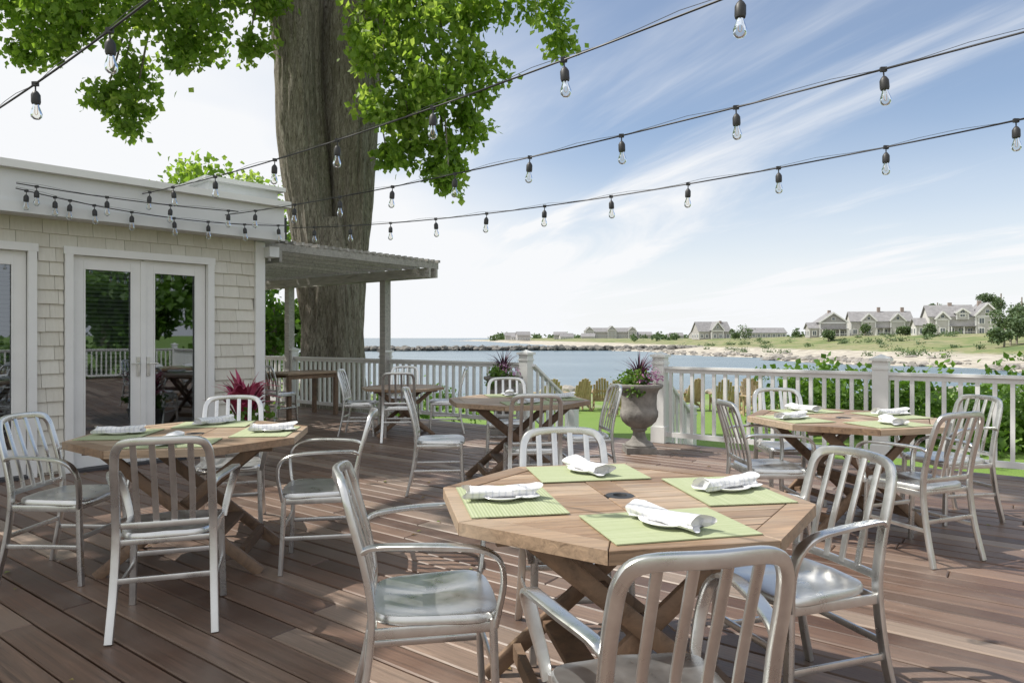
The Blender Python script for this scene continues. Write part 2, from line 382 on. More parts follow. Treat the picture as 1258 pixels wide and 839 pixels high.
# ------------------------------------------------------------------ tables
def clip(poly,n,d):
    out=[]
    for i in range(len(poly)):
        a,b=poly[i],poly[(i+1)%len(poly)]; da=n[0]*a[0]+n[1]*a[1]-d; db=n[0]*b[0]+n[1]*b[1]-d
        if da<=0: out.append(a)
        if da*db<0: t=da/(da-db); out.append((a[0]+(b[0]-a[0])*t,a[1]+(b[1]-a[1])*t))
    return out
def table_mesh(seed):
    mb=MB(); Rr=.665; zt=.75; zb=.722; ap=Rr*math.cos(rad(22.5)); bw=.085; api=ap-bw-.004
    for k in range(8):
        a0,a1=rad(22.5+45*k),rad(67.5+45*k); ri=(ap-bw)/math.cos(rad(22.5))
        g=.0016
        q=[(Rr*math.cos(a0),Rr*math.sin(a0)),(Rr*math.cos(a1),Rr*math.sin(a1)),(ri*math.cos(a1),ri*math.sin(a1)),(ri*math.cos(a0),ri*math.sin(a0))]
        t0=(-math.sin(a0),math.cos(a0)); t1=(-math.sin(a1),math.cos(a1))
        q=[(q[0][0]+t0[0]*g,q[0][1]+t0[1]*g),(q[1][0]-t1[0]*g,q[1][1]-t1[1]*g),(q[2][0]-t1[0]*g,q[2][1]-t1[1]*g),(q[3][0]+t0[0]*g,q[3][1]+t0[1]*g)]
        mb.prism(q,zb-.012,zt,0,ch=.002)
    pw=.078
    octn=[(math.cos(rad(45*k)),math.sin(rad(45*k))) for k in range(8)]
    n=int(round((2*api)/pw)); w=2*api/n
    for i in range(n):
        y=-api+i*w
        for xa,xb in ((-1,-.055),(.055,1)):
            p=[(xa,y+.002),(xb,y+.002),(xb,y+w-.002),(xa,y+w-.002)]
            for nn in octn: p=clip(p,nn,api)
            if len(p)>2: mb.prism(p,zb,zt-.001-R.random()*.0012,0,ch=.002)
    for s_ in (-1,1):
        p=[(-.052,.028) ,(.052,.028),(.052,api),(-.052,api)]
        p=[(a*1,b*s_) for a,b in p]
        if s_<0: p=p[::-1]
        mb.prism(p,zb,zt-.0005,0,ch=.002)
    mb.lathe([(.052,zb+.005),(.052,zt),(.03,zt+.001),(.026,zt+.002),(.022,zt-.01),(.0,zt-.012)],20,2)
    for yy in (-.27,.27):
        mb.box((0,yy,.70),(1.0,.035,.045),1)
        for s_ in (-1,1):
            o=yy+s_*.018
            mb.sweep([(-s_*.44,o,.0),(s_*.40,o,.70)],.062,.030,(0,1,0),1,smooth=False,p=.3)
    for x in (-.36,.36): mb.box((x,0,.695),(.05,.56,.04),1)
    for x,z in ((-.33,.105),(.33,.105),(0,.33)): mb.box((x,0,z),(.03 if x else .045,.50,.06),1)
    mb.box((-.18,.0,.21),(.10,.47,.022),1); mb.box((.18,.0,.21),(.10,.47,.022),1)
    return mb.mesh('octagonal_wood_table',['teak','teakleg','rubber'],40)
TMS=[table_mesh(i) for i in range(5)]
def matm():
    t=NT('green_woven_placemat'); 
    def wave(s,axis):
        w=t.add('ShaderNodeTexWave',wave_type='BANDS',bands_direction=axis); w.inputs['Scale'].default_value=s; w.inputs['Distortion'].default_value=.4; t.link(t.coords(),w.inputs['Vector']); return w.outputs['Fac']
    a=wave(28,'Y'); b=wave(60,'X'); c=t.noise(t.coords((1,30,1)),3,3)
    col=t.ramp(c,[(.3,(.32,.37,.20)),(.7,(.45,.49,.31))])
    col=t.mix(.3,col,t.ramp(a,[(0,(.23,.27,.13)),(1,(.54,.57,.40))])); h=t.math('ADD',a,t.math('MULTIPLY',b,.5))
    t.bump(h,.5,.002); return t.fin(col,.8)
M['mat']=matm()
M['china']=simple('white_china',(.80,.80,.79),.12,0,.02,2,0)
def linen():
    t=NT('linen_cloth'); w=t.add('ShaderNodeTexWave',wave_type='BANDS',bands_direction='X'); w.inputs['Scale'].default_value=13; w.inputs['Distortion'].default_value=1.8; t.link(t.coords(),w.inputs['Vector'])
    n=t.noise(t.coords(),30,4); t.bump(n,.5,.004)
    return t.fin(t.ramp(w.outputs['Fac'],[(.0,(.74,.74,.745)),(.75,(.73,.73,.74)),(.93,(.60,.61,.65))]),.85)
M['linen']=linen()
mb=MB(); mb.prism([(-.225,-.16),(.225,-.16),(.225,.16),(-.225,.16)],0,.0035); MATM=mb.mesh('placemat',['mat'])
mb=MB(); mb.lathe([(.0,.001),(.05,.0),(.055,.004),(.082,.014),(.085,.016),(.083,.018),(.055,.009),(.0,.008)],32,0); PLM=mb.mesh('side_plate',['china'],50)
def napkin(seed):
    rr=random.Random(seed); mb=MB(); L=.25; seg=40; nr=24; vs=[]; o=rr.random()*50
    for i in range(nr):
        u=i/(nr-1); e=.019+.010*abs(u-.5)*2
        for k in range(seg):
            a=2*math.pi*k/seg
            lay=1+.18*((a/(2*math.pi)*2.0+.15*u)%1.0)
            r=e*lay*(1+.22*noise.noise(V((math.cos(a)*1.3+o,math.sin(a)*1.3,u*4))))
            x=-L/2+L*u+(.012*math.sin(a*2+o)+.008*math.cos(a*3) if i in(0,nr-1) else 0)
            vs.append((x,r*1.5*math.cos(a)+.007*math.sin(u*4+o),max(-.014,r*.86*math.sin(a))+.014))
    fs=[(i*seg+k,i*seg+(k+1)%seg,(i+1)*seg+(k+1)%seg,(i+1)*seg+k) for i in range(nr-1) for k in range(seg)]
    for ring,sgn in ((0,1),(nr-1,-1)):
        b=len(vs); cx=vs[ring*seg][0]+sgn*.02
        for k in range(seg):
            v=vs[ring*seg+k]; vs.append((cx,v[1]*.55,.014+(v[2]-.014)*.5))
        fs+=[(ring*seg+k,ring*seg+(k+1)%seg,b+(k+1)%seg,b+k) for k in range(seg)]; fs.append(tuple(range(b,b+seg)))
    mb.add(vs,fs)
    mb.sweep([(.05,-.028,.003),(.09,-.044,.004),(.122,-.034,.006)],.035,.005,(0,0,1),0)
    return mb.mesh('rolled_napkin',['linen'],70)
NPS=[napkin(i) for i in range(4)]
def place(tx,ty,rot,z=.75,mats=(0,1,2,3),nap=(20,100,160,70)):
    for k in mats:
        a=rot+90*k; ca,sa=math.cos(rad(a)),math.sin(rad(a)); x,y=tx+.41*ca,ty+.41*sa
        inst('placemat',MATM,(x,y,z+.0015),rad(a+90+R.uniform(-3,3)))
        px,py=tx+.43*ca+R.uniform(-.02,.02),ty+.43*sa+R.uniform(-.02,.02)
        inst('side_plate',PLM,(px,py,z+.0055),0); inst('rolled_napkin',NPS[k],(px,py,z+.0155),rad(nap[k]))
for j,(x,y,r,nap,ms) in enumerate([(.39,2.5,11,(25,118,8,128),(0,1,2,3)),(-1.89,4.12,8,(20,60,15,100),(0,1,2,3)),(.06,6.4,12,(30,90,10,60),(0,1,3)),(2.37,4.94,15,(10,120,30,80),(0,1,2,3))]):
    inst('octagonal_wood_table',TMS[j],(x,y,.001),rad(r)); place(x,y,r,.751,ms,nap)
inst('octagonal_wood_table',TMS[4],(-1.5,9.5,.001),rad(20),.86)
mb=MB()
for i in range(6): mb.box((0,-.3+.12*i,.735),(1.1,.114,.03))
for sx in(-1,1):
    for sy in(-1,1): mb.box((sx*.48,sy*.28,.36),(.06,.06,.72),1)
mb.box((0,.28,.68),(.9,.03,.07),1); mb.box((0,-.28,.68),(.9,.03,.07),1)
mb.obj('rectangular_wood_table',['teak','teakleg'],loc=(-3.55,11.7,0),rz=rad(55))
# ------------------------------------------------------------------ urns & plants
M['stone']=simple('cast_stone',(.24,.225,.205),.9,0,.4,7,.6,.01)
def urn(x,y,s=1):
    e=empty('stone_urn',(x,y,0)); mb=MB()
    mb.box((0,0,.035),(.34,.34,.07)); 
    fl=lambda a,z: 1+ (.03*math.cos(a*16) if .30<z<.46 else 0)
    mb.lathe([(.16,.07),(.165,.09),(.15,.11),(.10,.14),(.075,.19),(.07,.24),(.095,.265),(.09,.28),(.14,.31),(.19,.36),(.215,.42),(.22,.47),(.205,.50),(.20,.56),(.205,.66),(.225,.72),(.265,.745),(.275,.765),(.27,.785),(.235,.79),(.22,.74),(.0,.73)],64,0,wob=fl)
    mb.obj('urn_body',['stone'],50,parent=e); e.scale=(s,s,s)
    mb=MB()
    for i in range(40):
        a=R.uniform(0,6.28); l=R.uniform(.28,.5); o=R.uniform(.05,.34); 
        pts=[(0,0,.74),(o*.35*math.cos(a),o*.35*math.sin(a),.74+l*.55),(o*math.cos(a),o*math.sin(a),.74+l*(.95-o*.7))]
        mb.sweep(pts,[.02,.022,.003],[.003,.003,.001],(math.cos(a),math.sin(a),.3),0,seg=4)
    mb.leaves((0,0,.80),.24,600,.045,1,.5,.1,.5); mb.leaves((.06,-.08,.86),.2,200,.03,2,.4,0,.5); mb.leaves((-.1,-.12,.74),.18,220,.04,1,1,.6,.4)
    mb.obj('urn_plants',['purpleleaf','bushleaf','pink'],parent=e)
urn(1.47,8.0); urn(-.12,9.55)
e=empty('potted_dracaena',(-2.62,6.75,0)); mb=MB()
mb.lathe([(.13,0),(.17,.2),(.2,.42),(.22,.44),(.20,.45),(.18,.40),(0,.39)],28); mb.obj('pot',['stone'],50,parent=e)
mb=MB()
for i in range(66):
    a=R.uniform(0,6.28); l=R.uniform(.4,.74); o=R.uniform(.08,.44)
    mb.sweep([(0,0,.42),(o*.45*math.cos(a),o*.45*math.sin(a),.42+l*.6),(o*math.cos(a),o*math.sin(a),.42+l*(1-o))],[.04,.075,.004],[.004,.004,.001],(math.cos(a),math.sin(a),.3),0,seg=4)
mb.leaves((.05,0,.48),.25,260,.06,1,.5,0,.5)
mb.obj('leaves',['redleaf','bushleaf'],parent=e)
# ------------------------------------------------------------------ string lights
def strand(o,d,s0,s1,zf,bulbs):
    d=V((d[0],d[1])).normalized(); mb=MB()
    P=lambda s: V((o[0]+d.x*s,o[1]+d.y*s,zf(s)))
    n=int((s1-s0)/.2)+1; pts=[P(s0+(s1-s0)*i/n) for i in range(n+1)]
    mb.sweep(pts,.010,.010,(0,0,1),0,seg=6,p=1,smooth=False)
    pts2=[p+V((0,0,.012+.010*math.sin(i*1.7))) for i,p in enumerate(pts)]
    mb.sweep(pts2,.003,.003,(0,0,1),0,seg=4,p=1,smooth=False)
    for s in bulbs:
        p=P(s); X=Matrix.Translation(p)@Matrix.Rotation(R.uniform(-.07,.07),4,'X')@Matrix.Rotation(R.uniform(-.07,.07),4,'Y')
        mb.sweep([(0,0,0),(0,0,-.04)],.008,.008,(1,0,0),0,seg=6,p=1,smooth=False,X=X)
        mb.box((0,0,0),(.03,.014,.022),0,X=X)
        mb.lathe([(.008,-.035),(.014,-.042),(.021,-.055),(.0215,-.09),(.019,-.10),(.0,-.1)],14,0,X=X)
        mb.lathe([(.013,-.099),(.0145,-.112),(.021,-.130),(.0265,-.148),(.024,-.165),(.013,-.176),(.0,-.179)],14,1,X=X)
        mb.sweep([(-.006,0,-.11),(-.007,0,-.145),(0,0,-.155),(.007,0,-.145),(.006,0,-.11)],.002,.002,(0,1,0),2,sub=2,seg=4,X=X)
    return mb.obj('string_lights',['rubber','bulb','filament'],60)
strand((2.9,3.95),(-.78,.62),-3.5,7.1,lambda s:2.465+.011*(s-3)**2,[.016+.665*n for n in range(-3,11)])
strand((1.8,3.35),(-.758,.652),-3.5,6.54,lambda s:2.568+.007*(s-2.7)**2,[.737*n for n in range(-3,9)])
strand((.24,3.2),(-.723,.69),-3,5.6,lambda s:2.60+.008*(s-.8)**2,[.0-.86*2,-.86,0,.94,1.91,2.75,3.78,4.7,5.3])
strand((-1.68,2.886),(-.78,.63),-2.5,4.5,lambda s:2.585+.012*(s-1.2)**2,[-1.8,-.9,0,.9,1.8,2.7,3.6])
bw=lambda x,y:(BO[0]+.688*x-.726*y,BO[1]+.726*x+.688*y)
strand(bw(-.25,-.40),(.688,.726),0,2.65,lambda s:2.55+.05*(s-1.4)**2,[.08,.3,.42,.62,.95,1.35,1.7,2.1,2.5])
strand(bw(-.25,-.42),(.80,.60),0,1.9,lambda s:2.66+.03*(s-1)**2-.02*s,[.15,.7,1.25,1.8])
# ------------------------------------------------------------------ terrain
def ss(t): t=np.clip(t,0,1); return t*t*(3-2*t)
def xs(Y): return np.interp(Y,[35,50,60,75,108,148,191,240,300,400,700,1500],[400,160,90,56,47,40,34,28,24,12,-25,-250])
def hfun(x,y):
    x=np.asarray(x,float); y=np.asarray(y,float)
    wig=2.5*np.sin(x*.35)+1.2*np.sin(x*.9+1)
    near=-.62-.55*ss((y-9)/18)
    ys=31+wig*.5+np.maximum(0,-x-8)*1.6
    near=near-4*ss((y-ys)/7)
    d=x-xs(y)+3*np.sin(y*.13)+1.5*np.sin(y*.31+x*.05)
    top=np.interp(y,[60,200,260,400,800],[4.9,4.9,3.9,2.6,3.2])
    far=-4.2+1.95*ss((d+6)/9)+ (top-.2)*ss((d-8)/75)*1.0
    far=far+ .25*np.sin(x*.21+y*.07)*ss(d/20)
    far=np.where(y>900,-4.5,far)
    return np.maximum(near,far)
def geo(a,n,far): 
    t=np.linspace(0,1,n); return a*t+(far-a)*t**5
gx=np.concatenate([-geo(60,50,3500)[::-1],geo(220,150,3500)[1:]]); gy=np.concatenate([np.linspace(-300,-5,12),geo(420,220,6000)])
Xg,Yg=np.meshgrid(gx,gy); Zg=hfun(Xg,Yg)
nx,ny=len(gx),len(gy); mb=MB(); mb.v=[tuple(v) for v in np.stack([Xg,Yg,Zg],-1).reshape(-1,3).tolist()]
ii=(np.arange(ny-1)[:,None]*nx+np.arange(nx-1)[None,:]).reshape(-1)
mb.f=[tuple(q) for q in np.stack([ii,ii+1,ii+1+nx,ii+nx],1).tolist()]; mb.m=[0]*len(mb.f); mb.r=[.5]*len(mb.v)
def groundmat():
    t=NT('ground'); g=t.add('ShaderNodeNewGeometry'); sp=t.add('ShaderNodeSeparateXYZ'); t.link(g.outputs['Position'],sp.inputs[0])
    n=t.noise(t.coords(),.5,6,.65); nf=t.noise(t.coords(),35,3,.7); nb=t.noise(t.coords((.05,.10,1)),1,6,.7)
    lawn=t.ramp(nf,[(.3,(.10,.19,.025)),(.7,(.21,.33,.06))]); lawn=t.mix(.3,lawn,t.ramp(n,[(.3,(.10,.2,.03)),(.7,(.23,.30,.08))]))
    marsh=t.ramp(nb,[(.35,(.10,.15,.05)),(.46,(.18,.21,.08)),(.55,(.27,.25,.14)),(.62,(.12,.165,.06))])
    far=t.math('GREATER_THAN',sp.outputs[1],45)
    grass=t.mix(far,lawn,marsh)
    h=t.math('ADD',sp.outputs[2],t.math('MULTIPLY',t.math('SUBTRACT',n,.5),1.2))
    m=t.add('ShaderNodeMapRange'); m.inputs['From Min'].default_value=-1.45; m.inputs['From Max'].default_value=-1.15; t.link(h,m.inputs[0])
    sand=t.ramp(n,[(.35,(.30,.265,.22)),(.6,(.52,.48,.40))])
    t.bump(nf,.6,.03)
    return t.fin(t.mix(m.outputs[0],sand,grass),.95)
M['ground']=groundmat(); mb.obj('ground',['ground'],179)
def water():
    t=NT('sea_water'); a=t.noise(t.coords((.25,1,1)),1.3,5,.6,.3); b=t.noise(t.coords((.02,.08,1)),1,4)
    t.bump(a,.5,.12); return t.fin(t.ramp(b,[(.3,(.09,.14,.17)),(.7,(.17,.23,.26))]),.27)
M['water']=water()
mb=MB(); mb.add([(-7000,20,-2.5),(7000,20,-2.5),(7000,9000,-2.5),(-7000,9000,-2.5)],[(0,1,2,3)]); mb.obj('sea',['water'])
def ico():
    import bmesh
    bm=bmesh.new(); bmesh.ops.create_icosphere(bm,subdivisions=2,radius=1); v=[tuple(x.co) for x in bm.verts]; f=[tuple(q.index for q in p.verts) for p in bm.faces]; bm.free(); return v,f
IV,IF=ico()
def rock(mb,x,y,z,s,fl=.6):
    o=V((R.random()*90,R.random()*90,R.random()*90)); a=R.random()*6; sx,sy=R.uniform(.7,1.5),R.uniform(.7,1.2)
    vs=[]
    for v in IV:
        q=V(v); k=1+.45*noise.noise(q*1.3+o)+.15*noise.noise(q*3+o); q=q*k*s; q=V((q.x*sx,q.y*sy,q.z*fl)); q.rotate(Matrix.Rotation(a,3,'Z')); vs.append((q.x+x,q.y+y,q.z+z))
    mb.add(vs,IF)
def rockmat(name,a,b):
    t=NT(name); g=t.noise(t.coords(),1.5,6,.7); c=t.mix(t.rnd(),a,b); c=t.mix(.5,c,t.ramp(g,[(.3,tuple(q*.7 for q in a)),(.7,b)])); t.bump(g,.6,.1); return t.fin(c,.9)
M['rock']=rockmat('granite_rocks',(.16,.15,.135),(.42,.39,.35)); M['darkrock']=rockmat('breakwater_rocks',(.10,.10,.095),(.26,.245,.22))
mb=MB()
for i in range(520):
    Y=R.uniform(62,150) if R.random()<.75 else R.uniform(150,240); d=abs(R.gauss(0,1))*7-3; X=float(xs(Y))+d; rock(mb,X,Y,float(hfun(X,Y))+.05,R.uniform(.22,.85),.5)
for i in range(120):
    X=R.uniform(-14,30); Y=31+R.gauss(1.5,1.2)+max(0,-X-8)*1.6; rock(mb,X,Y,float(hfun(X,Y))+.05,R.uniform(.2,.5))
mb.obj('shore_rocks',['rock'])
mb=MB()
for i in range(620):
    u=i/620; X=-52+112*u+R.gauss(0,.4); Y=196+14*math.sin(u*2.3)+R.gauss(0,1.3); rock(mb,X,Y,-2.3+R.uniform(0,1.0)*(1-abs(R.gauss(0,.3))),R.uniform(.6,1.15),.6)
mb.obj('breakwater',['darkrock'])
# ------------------------------------------------------------------ houses
M['wallg']=simple('grey_shingle_wall',(.36,.35,.34),.9,0,.15,1)
M['walll']=simple('light_clapboard',(.52,.51,.49),.9,0,.08,1)
M['roof']=simple('asphalt_roof',(.25,.245,.25),.9,0,.2,1)
M['win']=simple('dark_windows',(.13,.15,.17),.15,0,.1,1)
M['brick']=simple('chimney_brick',(.32,.26,.23),.9)
def block(mb,x0,x1,y0,y1,z0,z1,rh,axis,wm=0,ww=1.1):
    mb.box(((x0+x1)/2,(y0+y1)/2,(z0+z1)/2),(x1-x0,y1-y0,z1-z0),wm)
    mb.box(((x0+x1)/2,y0-.06,z1-.2),(x1-x0+.2,.14,.4),2)
    for xc in (x0,x1): mb.box((xc,y0,(z0+z1)/2),(.3,.12,z1-z0-.02),2)
    o=.45; th=.25
    if axis=='x':
        ym=(y0+y1)/2; a=[(x0-o,y0-o,z1-.15),(x0-o,ym,z1+rh),(x0-o,y1+o,z1-.15)]; b=[(x1+o,q[1],q[2]) for q in a]
        for x in(x0+.01,x1-.01): mb.add([(x,y0,z1),(x,y1,z1),(x,ym,z1+rh-.2)],[(0,1,2)],wm)
    else:
        xm=(x0+x1)/2; a=[(x0-o,y0-o,z1-.15),(xm,y0-o,z1+rh),(x1+o,y0-o,z1-.15)]; b=[(q[0],y1+o,q[2]) for q in a]
        for y in(y0+.01,y1-.01): mb.add([(x0,y,z1),(x1,y,z1),(xm,y,z1+rh-.2)],[(0,1,2)],wm)
        mb.box((xm,y0-.02,z1+rh*.35),(1.1,.1,1.0),2); mb.box((xm,y0-.06,z1+rh*.35),(.8,.1,.75),3)
        for p,q in ((a[0],a[1]),(a[1],a[2])):
            mb.sweep([(p[0],p[1]-.05,p[2]),(q[0],q[1]-.05,q[2])],.1,.45,(0,0,1),2,smooth=False,p=.3)
    up=lambda q:(q[0],q[1],q[2]+th)
    for p in ((0,1),(1,2)):
        vs=[a[p[0]],a[p[1]],b[p[1]],b[p[0]]]; vs+= [up(q) for q in vs]
        mb.add(vs,[(3,2,1,0),(4,5,6,7),(0,1,5,4),(1,2,6,5),(2,3,7,6),(3,0,4,7)],1)
    nf=max(1,int((z1-z0)/2.8)); n=max(1,int((x1-x0)/2.2))
    for f in range(nf):
        for i in range(n):
            x=x0+(i+.5)*(x1-x0)/n; z=z0+1.5+f*2.7
            mb.box((x,y0-.03,z),(ww+.45,.1,1.75),2); mb.box((x,y0-.07,z),(ww-.05,.1,1.35),3); mb.box((x,y0-.13,z),(.09,.04,1.4),2)
        m=max(1,int((y1-y0)/2.5))
        for i in range(m):
            y=y0+(i+.5)*(y1-y0)/m; z=z0+1.5+f*2.7
            mb.box((x0-.03,y,z),(.1,ww+.35,1.75),2); mb.box((x0-.07,y,z),(.1,ww-.05,1.4),3)
def house(name,X,Y,rz,blocks,wall,chim=(),z=None,porch=None,sc=1):
    e=empty(name,(X,Y,(float(hfun(X,Y))-.4) if z is None else z),rz); e.scale=(sc,)*3; mb=MB()
    for b in blocks: block(mb,*b)
    for c in chim: mb.box(c[:3],(.9,.9,c[3]),4)
    if porch:
        xa,xb,yp=porch; mb.box(((xa+xb)/2,yp-1.1,2.75),(xb-xa,2.6,.22),1); mb.box(((xa+xb)/2,yp-1.1,.35),(xb-xa,2.4,.3),2)
        k=int((xb-xa)/2.2)
        for i in range(k+1): mb.box((xa+.15+(xb-xa-.3)*i/k,yp-2.1,1.5),(.25,.25,2.4),2)
        mb.box(((xa+xb)/2,yp-2.1,1.25),(xb-xa,.08,.12),2)
    mb.obj('house_body',[wall,'roof','white','win','brick'],parent=e)
house('seaside_house',112,172,rad(-18),[(-8,3,0,8,0,5.4,3.2,'x'),(3,8.5,-1,8,0,5.6,3.4,'y'),(-6.5,-3.5,-1.2,3,0,4.8,2.0,'y'),(-1.5,1.3,-.8,3,4.6,6.4,1.2,'y'),(-11,-8,1,7,0,3,2,'x')],'walll',[(-2,4,8,3),(5.5,5,8.5,3)],None,(-3.2,3,0),.9)
house('seaside_house',93,200,rad(-10),[(-4,4,0,8,0,5,3,'y'),(-7,-4,1,7,0,3,1.8,'x')],'wallg',[(0,5,7.5,3)],None,(-4,4,0),.9)
house('seaside_house',108,202,rad(-15),[(-9,9,0,8,0,4.8,3.2,'x'),(-6,-2,-1,4,0,5,2.4,'y'),(2.5,6.5,-1,4,0,5,2.4,'y'),(9,13,1,7,0,3,2,'x')],'walll',[(0,4,8,3.2),(7,4,8,3)],None,(-2,2.4,0),.9)
house('seaside_house',88,300,rad(5),[(-7,7,0,9,0,3.4,4.2,'x'),(-2,3,-2,5,0,4,3.6,'y')],'wallg',[(4,4,7,2.5)])
house('seaside_house',114,310,rad(0),[(-9,9,0,8,0,2.6,2.2,'x')],'wallg')
hb=[(-24,24,0,12,0,8,4,'x'),(-26,-18,-3,12,0,9,4,'y'),(16,24,-3,12,0,9,4,'y'),(-4,4,-3,12,0,10,4,'y'),(24,40,0,10,0,5,3,'x')]
house('seaside_hotel',98,680,0,hb,'wallg',z=-1.0)
for i in range(16):
    X=R.uniform(-10,230); house('seaside_house',X,R.uniform(620,760),R.uniform(-.3,.3),[(-6,6,0,8,0,R.uniform(3,5),3,'x')],R.choice(['wallg','walll']),z=-1.0)
mb=MB()
for i in range(150):
    X=R.uniform(-20,330);Y=R.uniform(770,840); mb.leaves((X,Y,1.5),R.uniform(3,6.5),60,2.4,0,.6,0,4)
for i in range(60):
    X=R.uniform(60,260);Y=R.uniform(330,380); mb.leaves((X,Y,float(hfun(X,Y))+1.6),R.uniform(1.6,3),60,1.0,0,.7,0,2)
mb.obj('distant_trees',['farleaf'])
mb=MB()
for x,y,r,h in [(88,122,2.6,5.0),(92,126,2.8,6.0),(84,118,1.8,3.2),(95,121,3,6.5),(98,128,3,5),(90,116,2,2.8),(128,160,3,7),(133,165,3.4,8),(140,170,3.5,7),(124,180,2.2,9.5),(130,184,2.4,10.5),(137,186,2.4,10),(118,192,1.8,8.5),(143,180,3,9),(121,160,1.6,3),(98,162,1.6,2.2),(86,188,1.8,2.4),(98,192,1.8,2.6),(114,158,1.3,1.6),(108,190,1.6,1.8)]:
    z=float(hfun(x,y)); mb.sweep([(x,y,z-.3),(x+.2,y,z+h)],.35,.3,(1,0,0),1,smooth=False,p=1)
    for k in range(6): mb.leaves((x+R.gauss(0,r*.45),y+R.gauss(0,r*.4),z+h*.72+R.gauss(0,h*.16)),r*.5,240,.42,0,.8,0,2)
for x,y,r in [(84,250,2.6),(80,248,1.8),(99,240,1.5),(103,238,1.8)]:
    z=float(hfun(x,y)); mb.leaves((x,y,z+r),r,500,.5,0,1.1,0,2)
for i in range(170):
    Y=R.uniform(85,235); X=float(xs(Y))+R.uniform(16,110); z=float(hfun(X,Y)); mb.leaves((X,Y,z+.15),R.uniform(.6,1.7),100,.3,0,.35,0,2.4)
mb.obj('shoreline_trees',['farleaf','bark'])
# ------------------------------------------------------------------ hedges
mb=MB()
def hedge(p,q,w,h,n,z0,mat=0,ls=.1):
    p,q=V(p),V(q); L=(q-p).length; k=int(L/.45)
    for i in range(k):
        c=p.lerp(q,(i+.5)/k); 
        mb.leaves((c.x+R.gauss(0,w*.2),c.y+R.gauss(0,w*.2),z0+h*.58+R.uniform(-.1,.12)),w*.62,int(n*.5),ls,mat,.95,-.2)
        mb.leaves((c.x+R.gauss(0,w*.3),c.y+R.gauss(0,w*.3),z0+h*.25),w*.6,int(n*.4),ls,mat,.7,-.1)
hedge((5.7,15.4),(9.2,11.9),1.1,1.4,560,-.75,0,.12); hedge((9.0,12.0),(16,8.4),1.2,1.4,560,-.75,0,.12); hedge((6.2,16.5),(14,13.5),1.4,1.3,300,-.8,0,.14)
mb.obj('hedge',['bushleaf'])
mb=MB(); hedge((14.8,1.5),(7.0,-9),1.3,1.9,220,-.7,0,.18); mb.obj('hedge',['bushleaf'])  # unseen hedge, added to hide the lawn in the door reflections
mb=MB(); hedge((-4.6,15.8),(-1.2,16.6),.8,.75,300,-.7); hedge((-10,17),(-4.6,16.4),1.2,1.2,300,-.7); mb.obj('shrub_border',['bushleaf'])
# ------------------------------------------------------------------ trees
def limb(mb,pts,rs,ridge=.06,seg=40,mat=0,sub=8):
    pts=[V(p) for p in pts]; P=[pts[0]*2-pts[1]]+pts+[pts[-1]*2-pts[-2]]; o=[];ow=[]
    for i in range(1,len(P)-2):
        for k in range(sub):
            u=k/sub;a,b,c,d=P[i-1],P[i],P[i+1],P[i+2]; o.append(.5*((2*b)+(c-a)*u+(2*a-5*b+4*c-d)*u*u+(3*b-a-3*c+d)*u**3)); ow.append(rs[i-1]*(1-u)+rs[i]*u)
    o.append(pts[-1]); ow.append(rs[-1]); vs=[];n=len(o)
    for i,q in enumerate(o):
        T=(o[min(i+1,n-1)]-o[max(i-1,0)]).normalized(); N=V((1,0,0))-T.x*T; N.normalize(); B=T.cross(N)
        for k in range(seg):
            a=2*math.pi*k/seg; dr=N*math.cos(a)+B*math.sin(a)
            f=1+ridge*2.2*noise.noise(V((dr.x*1.6,dr.y*1.6,q.z*.45)))+ridge*1.0*noise.noise(V((dr.x*7,dr.y*7,q.z*.6)))-ridge*.7*abs(noise.noise(V((dr.x*17,dr.y*17,q.z*1.3))))
            vs.append(q+dr*ow[i]*f)
    fs=[(i*seg+k,i*seg+(k+1)%seg,(i+1)*seg+(k+1)%seg,(i+1)*seg+k) for i in range(n-1) for k in range(seg)]+[tuple(range((n-1)*seg,n*seg))]
    mb.add(vs,fs,mat,.5)
tree=empty('large_maple_tree'); mb=MB(); TY=14.6
limb(mb,[(-3.7,TY,-.75),(-3.72,TY,-.2),(-3.72,TY,.5),(-3.76,TY,1.6),(-3.84,TY,2.8),(-3.9,TY,3.8)],[1.15,.82,.66,.60,.56,.42],.11,120,sub=16)
limb(mb,[(-3.98,TY,.9),(-4.08,TY-.1,2.4),(-4.28,TY-.15,4.2),(-4.45,TY-.1,6.0),(-4.60,TY,8.4),(-5.1,TY+.1,10.8),(-5.7,TY,13)],[.30,.42,.44,.46,.55,.4,.22],.11,110,sub=16)
limb(mb,[(-3.5,TY+.1,.9),(-3.52,TY+.15,2.4),(-3.46,TY+.3,4.4),(-3.42,TY+.35,6.2),(-3.30,TY+.35,8.4),(-2.7,TY,10.6),(-2,TY,13)],[.32,.40,.42,.46,.60,.38,.22],.11,110,sub=16)
limb(mb,[(-3.8,TY+.4,2.4),(-3.9,TY+.6,5),(-3.95,TY+.75,8.4),(-4,TY+1,12)],[.35,.42,.48,.25],.11,60,sub=12)
